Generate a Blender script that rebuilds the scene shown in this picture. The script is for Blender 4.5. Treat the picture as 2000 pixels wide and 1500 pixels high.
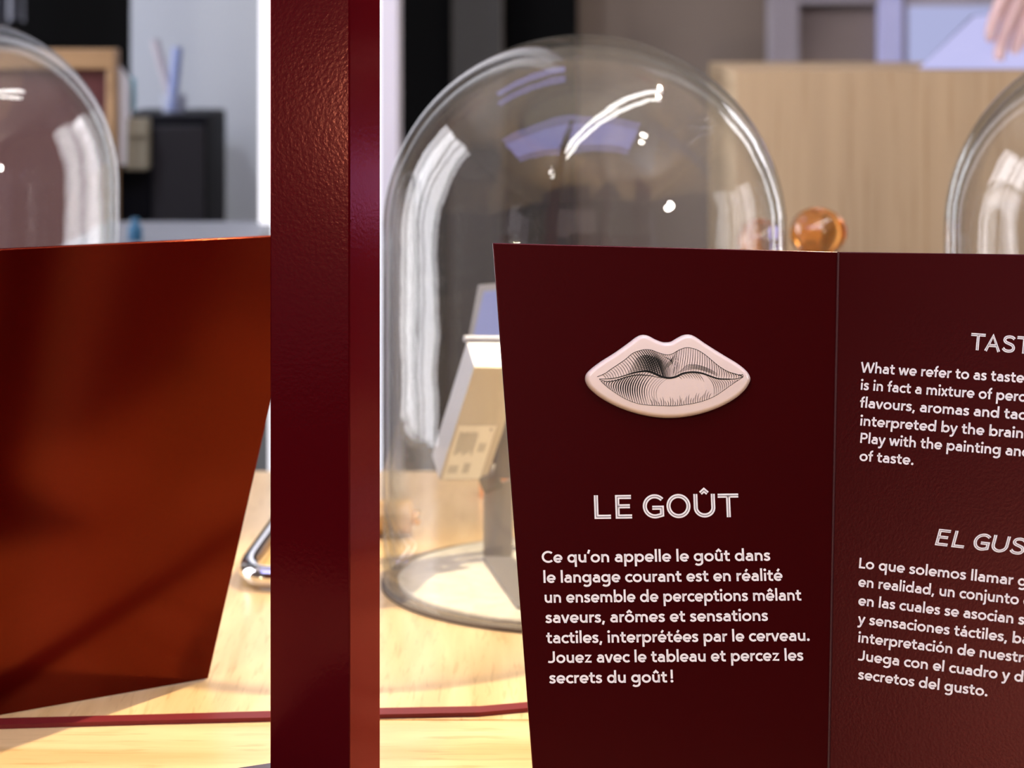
import bpy, bmesh, math, random
from mathutils import Vector, Matrix
random.seed(4)
S = bpy.context.scene
COL = S.collection
for o in list(bpy.data.objects): bpy.data.objects.remove(o)

# ------------------------------------------------------------------ camera
F = 4750.0            # focal length in pixels of a 2000 px wide frame
H = 0.403             # camera height above the table top (z = 0)
cd = bpy.data.cameras.new('camera')
cam = bpy.data.objects.new('camera', cd); COL.objects.link(cam)
cam.location = (0, 0, H); cam.rotation_euler = (math.pi/2, 0, 0)
cd.sensor_width = 36; cd.lens = F/2000*36; cd.shift_y = -0.375
cd.clip_start = 0.01; cd.clip_end = 50
cd.dof.use_dof = True; cd.dof.focus_distance = 1.245; cd.dof.aperture_fstop = 9.5
S.camera = cam
S.view_settings.view_transform = 'Standard'
S.view_settings.look = 'None'
S.view_settings.gamma = 1
S.view_settings.use_curve_mapping = False
S.view_settings.exposure = 0.0
w = bpy.data.worlds.new('world'); S.world = w; w.use_nodes = True
w.node_tree.nodes['Background'].inputs[0].default_value = (0.5, 0.42, 0.36, 1)
w.node_tree.nodes['Background'].inputs[1].default_value = 0.05

def lamp(name, kind, loc, target, energy, color, **kw):
    d = bpy.data.lights.new(name, kind); d.energy = energy; d.color = color
    for k, v in kw.items(): setattr(d, k, v)
    o = bpy.data.objects.new(name, d); COL.objects.link(o); o.location = loc
    o.rotation_euler = (Vector(target)-Vector(loc)).to_track_quat('-Z', 'Y').to_euler()
    return o
# gallery track spots above the exhibit
lamp('gallery_spot', 'SPOT', (0.95, 2.35, 1.95), (-0.07, 1.41, 0), 440, (1.0, 0.82, 0.54), spot_size=math.radians(23), spot_blend=0.6, shadow_soft_size=0.02)
lamp('aisle_spot', 'SPOT', (-0.62, -0.35, 1.25), (0.30, 1.15, 0.15), 54, (1.0, 0.91, 0.83), spot_size=math.radians(50), spot_blend=0.8, shadow_soft_size=0.03)
lamp('plinth_spot', 'SPOT', (1.0, 0.9, 1.95), (0.62, 2.7, 0.1), 32, (1.0, 0.90, 0.78), spot_size=math.radians(75), spot_blend=0.9, shadow_soft_size=0.05)
lamp('wall_washer', 'SPOT', (-1.0, 1.6, 1.9), (-0.45, 3.4, 0.25), 72, (0.86, 0.92, 1.0), spot_size=math.radians(60), spot_blend=0.9, shadow_soft_size=0.05)

lamp('added_uplight', 'SPOT', (2.3, -0.3, 1.2), (0.6, 0.9, 2.15), 210, (1.0, 0.90, 0.82), spot_size=math.radians(105), spot_blend=0.6, shadow_soft_size=0.1)  # added lamp, brightens the ceiling that the domes mirror

# ------------------------------------------------------------------ helpers
def P(px, py, D):                      # point of the place seen at px, py, at depth D
    return Vector(((px-1000)*D/F, D, H-py*D/F))
def T(px, py, z=0.0):                  # point on a level surface of height z
    return P(px, py, (H-z)*F/py)
class Plane:
    def __init__(s, p0, yaw, tilt):    # yaw: + = right side recedes; tilt: + = leans back
        y, t = math.radians(yaw), math.radians(tilt)
        s.p = Vector(p0)
        s.a = Vector((math.cos(y), math.sin(y), 0))
        nh = Vector((math.sin(y), -math.cos(y), 0))
        s.n = (nh*math.cos(t)+Vector((0, 0, 1))*math.sin(t)).normalized()
    def at(s, px, py, off=0.0):
        d = P(px, py, 1.0)-Vector((0, 0, H)); o = Vector((0, 0, H))
        k = (s.p-o).dot(s.n)/d.dot(s.n)
        return o+d*k+s.n*off

def mesh_obj(name, verts, faces, mat, parent=None, smooth=False, mats=None):
    me = bpy.data.meshes.new(name); me.from_pydata([tuple(v) for v in verts], [], faces); me.update()
    o = bpy.data.objects.new(name, me); COL.objects.link(o)
    me.materials.append(mat)
    if parent: o.parent = parent
    if smooth: me.polygons.foreach_set('use_smooth', [True]*len(me.polygons))
    return o
def bm_obj(name, bm, mat, parent=None, smooth=False):
    bmesh.ops.recalc_face_normals(bm, faces=bm.faces)
    me = bpy.data.meshes.new(name); bm.to_mesh(me); bm.free()
    o = bpy.data.objects.new(name, me); COL.objects.link(o); me.materials.append(mat)
    if parent: o.parent = parent
    if smooth:
        me.polygons.foreach_set('use_smooth', [True]*len(me.polygons))
    return o
def autosmooth(o, ang=35):
    bm = bmesh.new(); bm.from_mesh(o.data)
    for f in bm.faces: f.smooth = True
    for e in bm.edges:
        if len(e.link_faces) == 2: e.smooth = e.calc_face_angle(0) < math.radians(ang)
    bm.to_mesh(o.data); bm.free()
def bevel(o, width, seg=2):
    m = o.modifiers.new('bevel', 'BEVEL'); m.width = width; m.segments = seg; m.limit_method = 'ANGLE'; m.angle_limit = math.radians(30)
    m.harden_normals = False
    autosmooth(o)
def box(name, lo, hi, mat, parent=None, bev=0.0, rot=0.0):
    lo, hi = Vector(lo), Vector(hi); c = (lo+hi)/2; h = (hi-lo)/2
    vs = [Vector((sx*h.x, sy*h.y, sz*h.z)) for sx in (-1, 1) for sy in (-1, 1) for sz in (-1, 1)]
    fs = [(0, 1, 3, 2), (4, 6, 7, 5), (0, 4, 5, 1), (2, 3, 7, 6), (0, 2, 6, 4), (1, 5, 7, 3)]
    M = Matrix.Rotation(rot, 3, 'Z')
    o = mesh_obj(name, [M@v+c for v in vs], fs, mat, parent)
    if bev: bevel(o, bev)
    return o
def slab(name, pts, vec, mat, parent=None, bev=0.0):
    """prism: polygon pts extruded by vec"""
    n = len(pts); vs = [Vector(p) for p in pts]+[Vector(p)+Vector(vec) for p in pts]
    fs = [tuple(range(n)), tuple(range(2*n-1, n-1, -1))]+[(i, i+n, (i+1) % n+n, (i+1) % n) for i in range(n)]
    bm = bmesh.new(); bv = [bm.verts.new(v) for v in vs]
    for f in fs: bm.faces.new([bv[i] for i in f])
    o = bm_obj(name, bm, mat, parent)
    if bev: bevel(o, bev)
    return o
def lathe(name, prof, loc, mat, parent=None, seg=64, close=False, smooth=True, fn=None):
    vs, fs = [], []
    n = len(prof)
    for i in range(seg):
        a = 2*math.pi*i/seg
        for (r, z) in prof:
            if fn: r, z = fn(a, r, z)
            vs.append(Vector((r*math.cos(a), r*math.sin(a), z))+Vector(loc))
    for i in range(seg):
        j = (i+1) % seg
        for k in range(n if close else n-1):
            l = (k+1) % n
            fs.append((i*n+k, j*n+k, j*n+l, i*n+l))
    me = bpy.data.meshes.new(name)
    bm = bmesh.new(); bv = [bm.verts.new(v) for v in vs]
    for f in fs: bm.faces.new([bv[i] for i in f])
    bmesh.ops.remove_doubles(bm, verts=bm.verts, dist=1e-6)
    o = bm_obj(name, bm, mat, parent)
    if smooth: autosmooth(o, 40)
    return o
def tube(name, path, r, mat, parent=None, seg=14, cyclic=False):
    cu = bpy.data.curves.new(name, 'CURVE'); cu.dimensions = '3D'; cu.bevel_depth = r; cu.bevel_resolution = 5
    sp = cu.splines.new('POLY'); sp.points.add(len(path)-1); sp.use_cyclic_u = cyclic; cu.use_fill_caps = True
    for i, p in enumerate(path): sp.points[i].co = (*p, 1)
    t = bpy.data.objects.new(name+'_curve', cu); COL.objects.link(t)
    dg = bpy.context.evaluated_depsgraph_get(); me = bpy.data.meshes.new_from_object(t.evaluated_get(dg))
    bpy.data.objects.remove(t); me.name = name
    me.materials.clear(); me.materials.append(mat)
    me.polygons.foreach_set('use_smooth', [True]*len(me.polygons))
    o = bpy.data.objects.new(name, me); COL.objects.link(o)
    if parent: o.parent = parent
    return o
def thing(name, label, cat, loc=(0, 0, 0), group=None):
    o = bpy.data.objects.new(name, None); COL.objects.link(o); o.location = loc; o.empty_display_size = 0.05
    o['label'] = label; o['category'] = cat
    if group: o['group'] = group
    return o
def adopt(root, kids):
    """parent parts built in world space to an Empty that stands at the thing's base"""
    bpy.context.view_layer.update()
    for k in kids:
        k.parent = root; k.matrix_parent_inverse = Matrix.Translation(-root.location)
def tag(o, label, cat, group=None):
    o['label'] = label; o['category'] = cat
    if group: o['group'] = group
    return o
def struct(o): o['kind'] = 'structure'; return o
def catmull(pts, n=8, closed=False):
    out = []; N = len(pts); pts = [Vector(p) for p in pts]
    rng = range(N if closed else N-1)
    for i in rng:
        if closed: p0, p1, p2, p3 = (pts[(i+k) % N] for k in (-1, 0, 1, 2))
        else: p0, p1, p2, p3 = pts[max(i-1, 0)], pts[i], pts[i+1], pts[min(i+2, N-1)]
        for k in range(n):
            t = k/n
            out.append(0.5*((2*p1)+(p2-p0)*t+(2*p0-5*p1+4*p2-p3)*t*t+(3*p1-p0-3*p2+p3)*t*t*t))
    if not closed: out.append(pts[-1])
    return out

# ------------------------------------------------------------------ materials
def mat(name, col, rough=0.5, metal=0.0, spec=0.5, emit=None, es=0.0, bump=None, **kw):
    m = bpy.data.materials.new(name); m.use_nodes = True; nt = m.node_tree; b = nt.nodes['Principled BSDF']
    b.inputs['Base Color'].default_value = (*col, 1); b.inputs['Roughness'].default_value = rough
    b.inputs['Metallic'].default_value = metal; b.inputs['Specular IOR Level'].default_value = spec
    if emit: b.inputs['Emission Color'].default_value = (*emit, 1); b.inputs['Emission Strength'].default_value = es
    for k, v in kw.items(): b.inputs[k].default_value = v
    if bump:
        tc = nt.nodes.new('ShaderNodeTexCoord'); no = nt.nodes.new('ShaderNodeTexNoise'); bp = nt.nodes.new('ShaderNodeBump')
        no.inputs['Scale'].default_value = bump[0]; no.inputs['Detail'].default_value = 2
        bp.inputs['Strength'].default_value = bump[1]; bp.inputs['Distance'].default_value = bump[2]
        nt.links.new(tc.outputs['Object'], no.inputs['Vector']); nt.links.new(no.outputs['Fac'], bp.inputs['Height'])
        nt.links.new(bp.outputs['Normal'], b.inputs['Normal'])
    return m
def vary(m, scale, c1, c2, stretch=(1, 1, 1), detail=4, lo=0.35, hi=0.65):
    """mix two base colours with stretched noise"""
    nt = m.node_tree; b = nt.nodes['Principled BSDF']
    tc = nt.nodes.new('ShaderNodeTexCoord'); mp = nt.nodes.new('ShaderNodeMapping'); no = nt.nodes.new('ShaderNodeTexNoise'); cr = nt.nodes.new('ShaderNodeValToRGB')
    mp.inputs['Scale'].default_value = stretch; mp.inputs['Rotation'].default_value = (0, 0, 0.05); no.inputs['Scale'].default_value = scale; no.inputs['Detail'].default_value = detail; no.inputs['Distortion'].default_value = 0.5
    cr.color_ramp.elements[0].position = lo; cr.color_ramp.elements[1].position = hi
    cr.color_ramp.elements[0].color = (*c1, 1); cr.color_ramp.elements[1].color = (*c2, 1)
    nt.links.new(tc.outputs['Object'], mp.inputs['Vector']); nt.links.new(mp.outputs[0], no.inputs['Vector'])
    nt.links.new(no.outputs['Fac'], cr.inputs['Fac']); nt.links.new(cr.outputs['Color'], b.inputs['Base Color'])
    return m
def lacquer(name, base, tint, rough, f0, f90, bump):
    """red paint under a red tinted gloss coat"""
    m = bpy.data.materials.new(name); m.use_nodes = True; nt = m.node_tree; nt.nodes.clear(); L = nt.links.new
    out = nt.nodes.new('ShaderNodeOutputMaterial'); mx = nt.nodes.new('ShaderNodeMixShader')
    df = nt.nodes.new('ShaderNodeBsdfDiffuse'); gl = nt.nodes.new('ShaderNodeBsdfGlossy'); lw = nt.nodes.new('ShaderNodeLayerWeight')
    pw = nt.nodes.new('ShaderNodeMath'); ma = nt.nodes.new('ShaderNodeMath'); tc = nt.nodes.new('ShaderNodeTexCoord'); no = nt.nodes.new('ShaderNodeTexNoise'); bp = nt.nodes.new('ShaderNodeBump')
    df.inputs['Color'].default_value = (*base, 1); gl.inputs['Color'].default_value = (*tint, 1); gl.inputs['Roughness'].default_value = rough
    lw.inputs['Blend'].default_value = 0.5; pw.operation = 'POWER'; pw.inputs[1].default_value = 5; ma.operation = 'MULTIPLY_ADD'; ma.inputs[1].default_value = f90; ma.inputs[2].default_value = f0
    no.inputs['Scale'].default_value = bump[0]; no.inputs['Detail'].default_value = 2; bp.inputs['Strength'].default_value = bump[1]; bp.inputs['Distance'].default_value = bump[2]
    L(tc.outputs['Object'], no.inputs['Vector']); L(no.outputs['Fac'], bp.inputs['Height']); L(bp.outputs['Normal'], gl.inputs['Normal'])
    L(lw.outputs['Facing'], pw.inputs[0]); L(pw.outputs[0], ma.inputs[0]); L(ma.outputs[0], mx.inputs['Fac'])
    L(df.outputs[0], mx.inputs[1]); L(gl.outputs[0], mx.inputs[2]); L(mx.outputs[0], out.inputs['Surface'])
    return m
RED = lacquer('dark_red_lacquer', (0.040, 0.0005, 0.0009), (1.0, 0.20, 0.09), 0.16, 0.066, 0.7, (520, 0.03, 0.0004))
POSTRED = lacquer('dark_red_post', (0.058, 0.0006, 0.0028), (1.0, 0.30, 0.30), 0.12, 0.03, 0.75, (520, 0.07, 0.0006))
RED2 = mat('dark_red_satin', (0.030, 0.0003, 0.0007), 0.26, spec=0.45, bump=(700, 0.12, 0.0004))
for _m, _c in ((RED2, (1.0, 0.30, 0.34, 1)),): _m.node_tree.nodes['Principled BSDF'].inputs['Specular Tint'].default_value = _c
REDEDGE = mat('dark_red_cut_edge', (0.25, 0.03, 0.02), 0.35)
def oak(name, stretch, c1, c2, rough=0.32):
    m = mat(name, c1, rough); vary(m, 1.0, c1, c2, stretch, 8, 0.36, 0.66)
    nt = m.node_tree; b = nt.nodes['Principled BSDF']
    # darker pores
    tc = nt.nodes.new('ShaderNodeTexCoord'); mp = nt.nodes.new('ShaderNodeMapping'); no = nt.nodes.new('ShaderNodeTexNoise'); cr = nt.nodes.new('ShaderNodeValToRGB'); mx = nt.nodes.new('ShaderNodeMix')
    mp.inputs['Scale'].default_value = tuple(s*5 for s in stretch); no.inputs['Scale'].default_value = 1.0; no.inputs['Detail'].default_value = 3
    no.inputs['Distortion'].default_value = 0.4
    cr.color_ramp.elements[0].position = 0.30; cr.color_ramp.elements[1].position = 0.45
    cr.color_ramp.elements[0].color = (0.72, 0.62, 0.5, 1); cr.color_ramp.elements[1].color = (1, 1, 1, 1)
    mx.data_type = 'RGBA'; mx.blend_type = 'MULTIPLY'; mx.inputs['Factor'].default_value = 0.7
    src = b.inputs['Base Color'].links[0].from_socket
    nt.links.new(tc.outputs['Object'], mp.inputs['Vector']); nt.links.new(mp.outputs[0], no.inputs['Vector']); nt.links.new(no.outputs['Fac'], cr.inputs['Fac'])
    nt.links.new(src, mx.inputs['A']); nt.links.new(cr.outputs['Color'], mx.inputs['B']); nt.links.new(mx.outputs['Result'], b.inputs['Base Color'])
    return m
OAKF = oak('oak_long_grain', (4, 32, 10), (0.62, 0.40, 0.17), (0.80, 0.57, 0.29))
OAKB = oak('oak_cross_grain', (60, 5, 10), (0.62, 0.41, 0.18), (0.76, 0.54, 0.27))
OAKP = oak('oak_veneer', (26, 26, 1.0), (0.43, 0.315, 0.19), (0.50, 0.375, 0.23), 0.55)
PALEW = mat('pale_turned_wood', (0.80, 0.56, 0.28), 0.4); vary(PALEW, 1, (0.46, 0.27, 0.10), (0.60, 0.38, 0.16), (20, 120, 120))
BEECH = mat('beech_frame', (0.40, 0.24, 0.11), 0.5); vary(BEECH, 8, (0.20, 0.115, 0.05), (0.27, 0.16, 0.075), (1, 1, 4))
PRINT = mat('white_print', (0.90, 0.88, 0.88), 0.55)
INLINE = mat('dark_print_line', (0.05, 0.035, 0.045), 0.5)
INK = mat('black_ink', (0.006, 0.006, 0.006), 0.4)
RESIN = mat('pink_white_resin', (0.83, 0.68, 0.61), 0.22); RESIN.node_tree.nodes['Principled BSDF'].inputs['Coat Weight'].default_value = 0.5
CHROME = mat('polished_chrome', (0.80, 0.80, 0.82), 0.07, 1.0)
STEELG = mat('brushed_grey_steel', (0.30, 0.29, 0.28), 0.38, 0.6)
STRAP = mat('dark_grey_steel', (0.16, 0.15, 0.14), 0.4, 0.3)
ALU = mat('silver_aluminium', (0.50, 0.51, 0.55), 0.35, 0.4)
ALUB = mat('satin_back_plate', (0.52, 0.44, 0.33), 0.3, 0.5)
STICK = mat('cream_sticker', (0.80, 0.74, 0.60), 0.5)
GREYINK = mat('grey_print', (0.33, 0.30, 0.24), 0.6)
FELT = mat('cream_felt', (0.5, 0.45, 0.36), 0.8); vary(FELT, 90, (0.46, 0.42, 0.33), (0.56, 0.52, 0.42))
GASKET = mat('cork_brown_rim', (0.13, 0.10, 0.07), 0.7)
BRASS = mat('brass', (0.75, 0.48, 0.2), 0.2, 1.0)
COPPER = mat('copper', (0.85, 0.38, 0.15), 0.25, 1.0)
BLACK = mat('black_cloth', (0.0008, 0.0008, 0.001), 0.9, spec=0.1)
BLKC = mat('black_laminate', (0.003, 0.003, 0.005), 0.6, spec=0.12)
CHARC = mat('charcoal_cloth', (0.032, 0.030, 0.029), 0.9)
BLUEGREY = mat('blue_grey_paint', (0.31, 0.335, 0.37), 0.8)
TAUPE = mat('taupe_paint', (0.20, 0.155, 0.125), 0.85)
GREYL = mat('grey_lilac_paint', (0.34, 0.31, 0.34), 0.7)
WHITEP = mat('white_paper', (0.55, 0.55, 0.58), 0.8)
TEAL = mat('teal_plastic', (0.03, 0.20, 0.24), 0.5)
BLUE = mat('blue_plastic', (0.01, 0.08, 0.16), 0.5)
KHAKI = mat('khaki_card', (0.24, 0.215, 0.15), 0.7)
FLOOR = mat('dark_floor', (0.06, 0.05, 0.045), 0.5); vary(FLOOR, 3, (0.05, 0.042, 0.038), (0.07, 0.06, 0.05))
CEIL = mat('taupe_ceiling', (0.16, 0.12, 0.095), 0.9); vary(CEIL, 2, (0.42, 0.37, 0.34), (0.55, 0.49, 0.45), (1, 8, 1))
def emis(name, col, s):
    return mat(name, (0.02, 0.02, 0.02), 0.4, emit=col, es=s)
LIGHTCOL = emis('backlit_opal', (0.95, 0.93, 1.0), 1.6)
VIOLET = emis('violet_light_panel', (0.42, 0.42, 1.0), 4.5)
TUBE = emis('lamp_tube', (1.0, 0.97, 0.93), 36)
SCREEN = emis('lilac_screen', (0.60, 0.60, 1.0), 0.86)
SCREEN2 = emis('pale_blue_screen', (0.44, 0.47, 0.76), 0.9)
REFLGLOW = emis('lilac_reflection_glow', (0.30, 0.32, 0.62), 0.8)
def glass_mat():
    m = bpy.data.materials.new('clear_blown_glass'); m.use_nodes = True; nt = m.node_tree; nt.nodes.clear()
    out = nt.nodes.new('ShaderNodeOutputMaterial'); mix = nt.nodes.new('ShaderNodeMixShader')
    tr = nt.nodes.new('ShaderNodeBsdfTransparent'); gl = nt.nodes.new('ShaderNodeBsdfGlossy'); fr = nt.nodes.new('ShaderNodeMath'); fp_ = nt.nodes.new('ShaderNodeMath')
    lw = nt.nodes.new('ShaderNodeLayerWeight'); cr = nt.nodes.new('ShaderNodeValToRGB')
    tc = nt.nodes.new('ShaderNodeTexCoord'); n1 = nt.nodes.new('ShaderNodeTexNoise'); bp = nt.nodes.new('ShaderNodeBump')
    n1.inputs['Scale'].default_value = 16; n1.inputs['Detail'].default_value = 2.5; bp.inputs['Strength'].default_value = 0.25; bp.inputs['Distance'].default_value = 0.004
    nt.links.new(tc.outputs['Object'], n1.inputs['Vector']); nt.links.new(n1.outputs['Fac'], bp.inputs['Height'])
    gl.inputs['Roughness'].default_value = 0.02; fp_.operation = 'POWER'; fp_.inputs[1].default_value = 5.0; fr.operation = 'MULTIPLY_ADD'; fr.inputs[1].default_value = 0.9; fr.inputs[2].default_value = 0.045
    nt.links.new(fp_.outputs[0], fr.inputs[0])
    lw.inputs['Blend'].default_value = 0.5
    e = cr.color_ramp.elements; e[0].position = 0.55; e[0].color = (0.985, 0.985, 0.98, 1); e[1].position = 0.97; e[1].color = (0.82, 0.86, 0.86, 1)
    nt.links.new(lw.outputs['Facing'], fp_.inputs[0]); nt.links.new(lw.outputs['Facing'], cr.inputs['Fac']); nt.links.new(cr.outputs['Color'], tr.inputs['Color'])
    nt.links.new(bp.outputs['Normal'], gl.inputs['Normal'])
    nt.links.new(fr.outputs[0], mix.inputs['Fac']); nt.links.new(tr.outputs[0], mix.inputs[1]); nt.links.new(gl.outputs[0], mix.inputs[2])
    df = nt.nodes.new('ShaderNodeBsdfDiffuse'); df.inputs['Color'].default_value = (0.8, 0.8, 0.82, 1); m2 = nt.nodes.new('ShaderNodeMixShader'); m2.inputs['Fac'].default_value = 0.013
    nt.links.new(mix.outputs[0], m2.inputs[1]); nt.links.new(df.outputs[0], m2.inputs[2]); nt.links.new(m2.outputs[0], out.inputs['Surface'])
    return m
GLASS = glass_mat()
AMBER = mat('amber_glass', (0.92, 0.42, 0.10), 0.04, **{'Transmission Weight': 0.85, 'IOR': 1.45, 'Coat Weight': 0.3})
SKIN = mat('skin', (0.58, 0.41, 0.40), 0.5, **{'Subsurface Weight': 0.1})
HAIR = mat('dark_brown_hair', (0.03, 0.018, 0.01), 0.6)
SHIRT = mat('grey_knit', (0.20, 0.20, 0.24), 0.85)
TROU = mat('navy_cloth', (0.02, 0.025, 0.05), 0.85)

# ------------------------------------------------------------------ room
ZF = -0.78; ZC = 2.15; XL, XR, YF, YB = -2.6, 2.9, -2.6, 4.3
struct(box('floor', (XL, YF, ZF-0.05), (XR, YB, ZF), FLOOR))
struct(box('ceiling', (XL, YF, ZC), (XR, YB, ZC+0.05), CEIL))
struct(box('wall_left', (XL-0.1, YF, ZF), (XL, YB, ZC), TAUPE))
struct(box('wall_right', (XR, YF, ZF), (XR+0.1, YB, ZC), TAUPE))
struct(box('wall_front', (XL, YF-0.1, ZF), (XR, YF, ZC), TAUPE))
struct(box('wall_back', (XL, YB, ZF), (XR, YB+0.1, ZC), TAUPE))

# partitions standing behind the table (full height screens)
def xat(px, D): return (px-1000)*D/F
def screenwall(name, p0, p1, D, m, label, cat='partition', th=0.04, top=ZC-0.002, bot=ZF+0.001, group=None):
    o = box(name, (xat(p0, D), D, bot), (xat(p1, D), D+th, top), m)
    return tag(o, label, cat, group)
screenwall('partition_panel', 255, 575, 3.25, BLUEGREY, 'tall blue-grey partition panel behind the black cabinet')
screenwall('black_curtain', -420, 253, 3.9, BLACK, 'black curtain at far left behind the wood-framed red panel', 'curtain')
o = screenwall('black_curtain', 700, 882, 3.9, BLACK, 'narrow black curtain just right of the luminous column', 'curtain')
o = screenwall('charcoal_curtain', 884, 980, 3.86, CHARC, 'charcoal curtain strip between two black curtains above the dome', 'curtain')
o = screenwall('black_curtain', 982, 1128, 3.9, BLACK, 'black curtain beside the taupe wall above the dome top', 'curtain')

# luminous column behind the post
t = thing('light_column', 'white luminous column standing behind the red post', 'column', (xat(636, 2.75), 2.85, ZF))
D = 2.75
k1 = slab('diffuser', [P(503, 0, D)+Vector((0, 0, -1.3)), Vector((xat(742, D), D, P(0, 0, D).z-1.3)), Vector((xat(742, D), D, ZC-0.08)), Vector((xat(511, D), D, ZC-0.08))], (0, 0.02, 0), LIGHTCOL)
k2 = box('side_post', (xat(742, D), D, ZF+0.001), (xat(776, D), D+0.12, ZC-0.002), mat('grey_lilac_metal', (0.62, 0.60, 0.68), 0.5))
k3 = box('back_board', (xat(511, D), D+0.021, ZF+0.001), (xat(742, D), D+0.10, ZC-0.002), GREYL)
adopt(t, [k1, k2, k3])

# black cabinet, things on it, framed red panel
D = 3.0
t = thing('black_cabinet', 'black cabinet in front of the blue-grey partition', 'cabinet', (xat(315, D), D+0.15, ZF))
ztop = P(0, 226, D).z
b1 = box('body', (xat(228, D), D, ZF+0.001), (xat(404, D), D+0.2, ztop), BLKC, bev=0.004)
b2 = box('door', (xat(300, D), D-0.012, ZF+0.06), (xat(400, D), D-0.001, ztop-0.012), mat('black_door', (0.005, 0.004, 0.007), 0.6), bev=0.002)
b3 = box('door', (xat(232, D), D-0.012, ZF+0.06), (xat(297, D), D-0.001, ztop-0.012), BLKC, bev=0.002)
b4 = box('handle', (xat(305, D), D-0.024, ztop-0.22), (xat(308, D), D-0.0125, ztop-0.14), STRAP); b4.parent = b2
adopt(t, [b1, b2, b3])
zc = ztop
t = thing('card_box', 'khaki card sleeve hung on the front of the black cabinet', 'box', (xat(277, D), D-0.03, P(0, 328, D).z))
c1 = box('body', (xat(254, D), D-0.045, P(0, 328, D).z), (xat(299, D), D-0.013, P(0, 228, D).z), KHAKI, bev=0.003)
c2 = box('flap', (xat(254, D), D-0.050, P(0, 262, D).z), (xat(299, D), D-0.0455, P(0, 228, D).z), KHAKI, bev=0.001)
adopt(t, [c1, c2])
t = thing('pen_cup', 'small grey cup holding two sticks on the black cabinet', 'cup', (xat(322, D), D+0.08, zc))
c1 = lathe('cup', [(0.0, 0), (0.014, 0), (0.016, 0.022), (0.0145, 0.022), (0.012, 0.002), (0, 0.002)], (xat(322, D), D+0.08, zc+0.0005), mat('cup_grey', (0.30, 0.33, 0.42), 0.5), seg=24)
adopt(t, [c1])
tag(tube('stick', [Vector((xat(322, D), D+0.083, zc+0.004)), P(302, 78, D+0.08)], 0.0055, mat('brown_grey_stick', (0.36, 0.33, 0.36), 0.6)), 'brown-grey stick leaning left in the cup on the cabinet', 'stick')
tag(tube('stick', [Vector((xat(320, D), D+0.07, zc+0.004)), P(347, 92, D+0.07)], 0.0065, mat('blue_grey_stick', (0.20, 0.25, 0.44), 0.6)), 'blue-grey stick leaning right in the cup on the cabinet', 'stick')
D = 2.9
t = thing('framed_panel', 'dark red panel in a pale wood frame behind the left dome', 'panel', (xat(-60, D), D, ZF))
zt = P(0, 96, D).z
f1 = box('frame_rail', (xat(-330, D), D, zt-0.024), (xat(224, D), D+0.04, zt), BEECH, bev=0.002)
f2 = box('frame_stile', (xat(207, D), D, ZF+0.001), (xat(224, D), D+0.04, zt-0.0245), BEECH, bev=0.002)
f3 = box('frame_stile', (xat(-330, D), D, ZF+0.001), (xat(-313, D), D+0.04, zt-0.0245), BEECH, bev=0.002)
f4 = box('red_board', (xat(-312.5, D), D+0.012, ZF+0.002), (xat(206.5, D), D+0.03, zt-0.025), mat('matt_red', (0.055, 0.004, 0.004), 0.6))
adopt(t, [f1, f2, f3, f4])
t = thing('paper_sheaf', 'slanting sheaf of white papers right of the wood frame', 'papers', P(238, 322, 2.93))
kids = []
for i, dx in enumerate((0, 5, 10)):
    y0 = 2.945+0.012*i
    kids.append(slab('sheet', [P(224+dx, 322, y0), P(246+dx*0.9, 322, y0), P(250+dx*0.5, 150+4*i, y0), P(226+dx, 120+5*i, y0)], (0, 0.002, 0), WHITEP))
adopt(t, kids)
t = thing('teal_folder', 'small teal folder sticking out behind the white papers', 'folder', P(250, 215, 2.99))
adopt(t, [slab('cover', [P(246, 218, 2.985), P(262, 216, 2.985), P(262, 152, 2.985), P(248, 150, 2.985)], (0, 0.004, 0), TEAL, bev=0.001), slab('back_cover', [P(246, 218, 2.992), P(264, 216, 2.992), P(264, 156, 2.992), P(248, 152, 2.992)], (0, 0.003, 0), TEAL)])
tag(box('side_counter', (xat(150, 2.6), 2.45, P(0, 462, 2.6).z-0.03), (xat(505, 2.6), 2.78, P(0, 462, 2.6).z), mat('grey_counter', (0.16, 0.17, 0.19), 0.6), bev=0.003), 'grey counter top below the black cabinet', 'counter')
zct = P(0, 462, 2.6).z
o = box('counter_leg', (xat(160, 2.6), 2.48, ZF+0.001), (xat(500, 2.6), 2.74, zct-0.0305), BLKC); o.name = 'counter_base'
o.parent = bpy.data.objects['side_counter']
t = thing('bottle', 'small dark blue bottle standing on the grey counter', 'bottle', (xat(264, 2.55), 2.55, zct))
adopt(t, [lathe('body', [(0, 0), (0.007, 0), (0.0078, 0.003), (0.0078, 0.014), (0.004, 0.018), (0, 0.018)], (xat(264, 2.55), 2.55, zct+0.0003), BLUE, seg=24), lathe('cap', [(0, 0.0182), (0.0042, 0.0182), (0.0042, 0.024), (0, 0.024)], (xat(264, 2.55), 2.55, zct+0.0003), BLUE, seg=24)])
t = thing('hanging_cloth', 'pale grey cloth hanging at the top left corner', 'cloth', P(0, -200, 3.5))
vs = []; fs = []
for i in range(17):
    for j in range(2):
        u = i/16; base = P(-60+u*(105 if j == 0 else 88), (46-8*math.sin(u*9)) if j == 0 else -760, 3.5); base.y += 0.012*math.sin(u*22)
        vs.append(base)
for i in range(16): fs.append((2*i, 2*i+2, 2*i+3, 2*i+1))
c = mesh_obj('drape', vs, fs, mat('pale_grey_cloth', (0.26, 0.27, 0.32), 0.9), smooth=True)
sm = c.modifiers.new('solid', 'SOLIDIFY'); sm.thickness = 0.003
adopt(t, [c])

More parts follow.
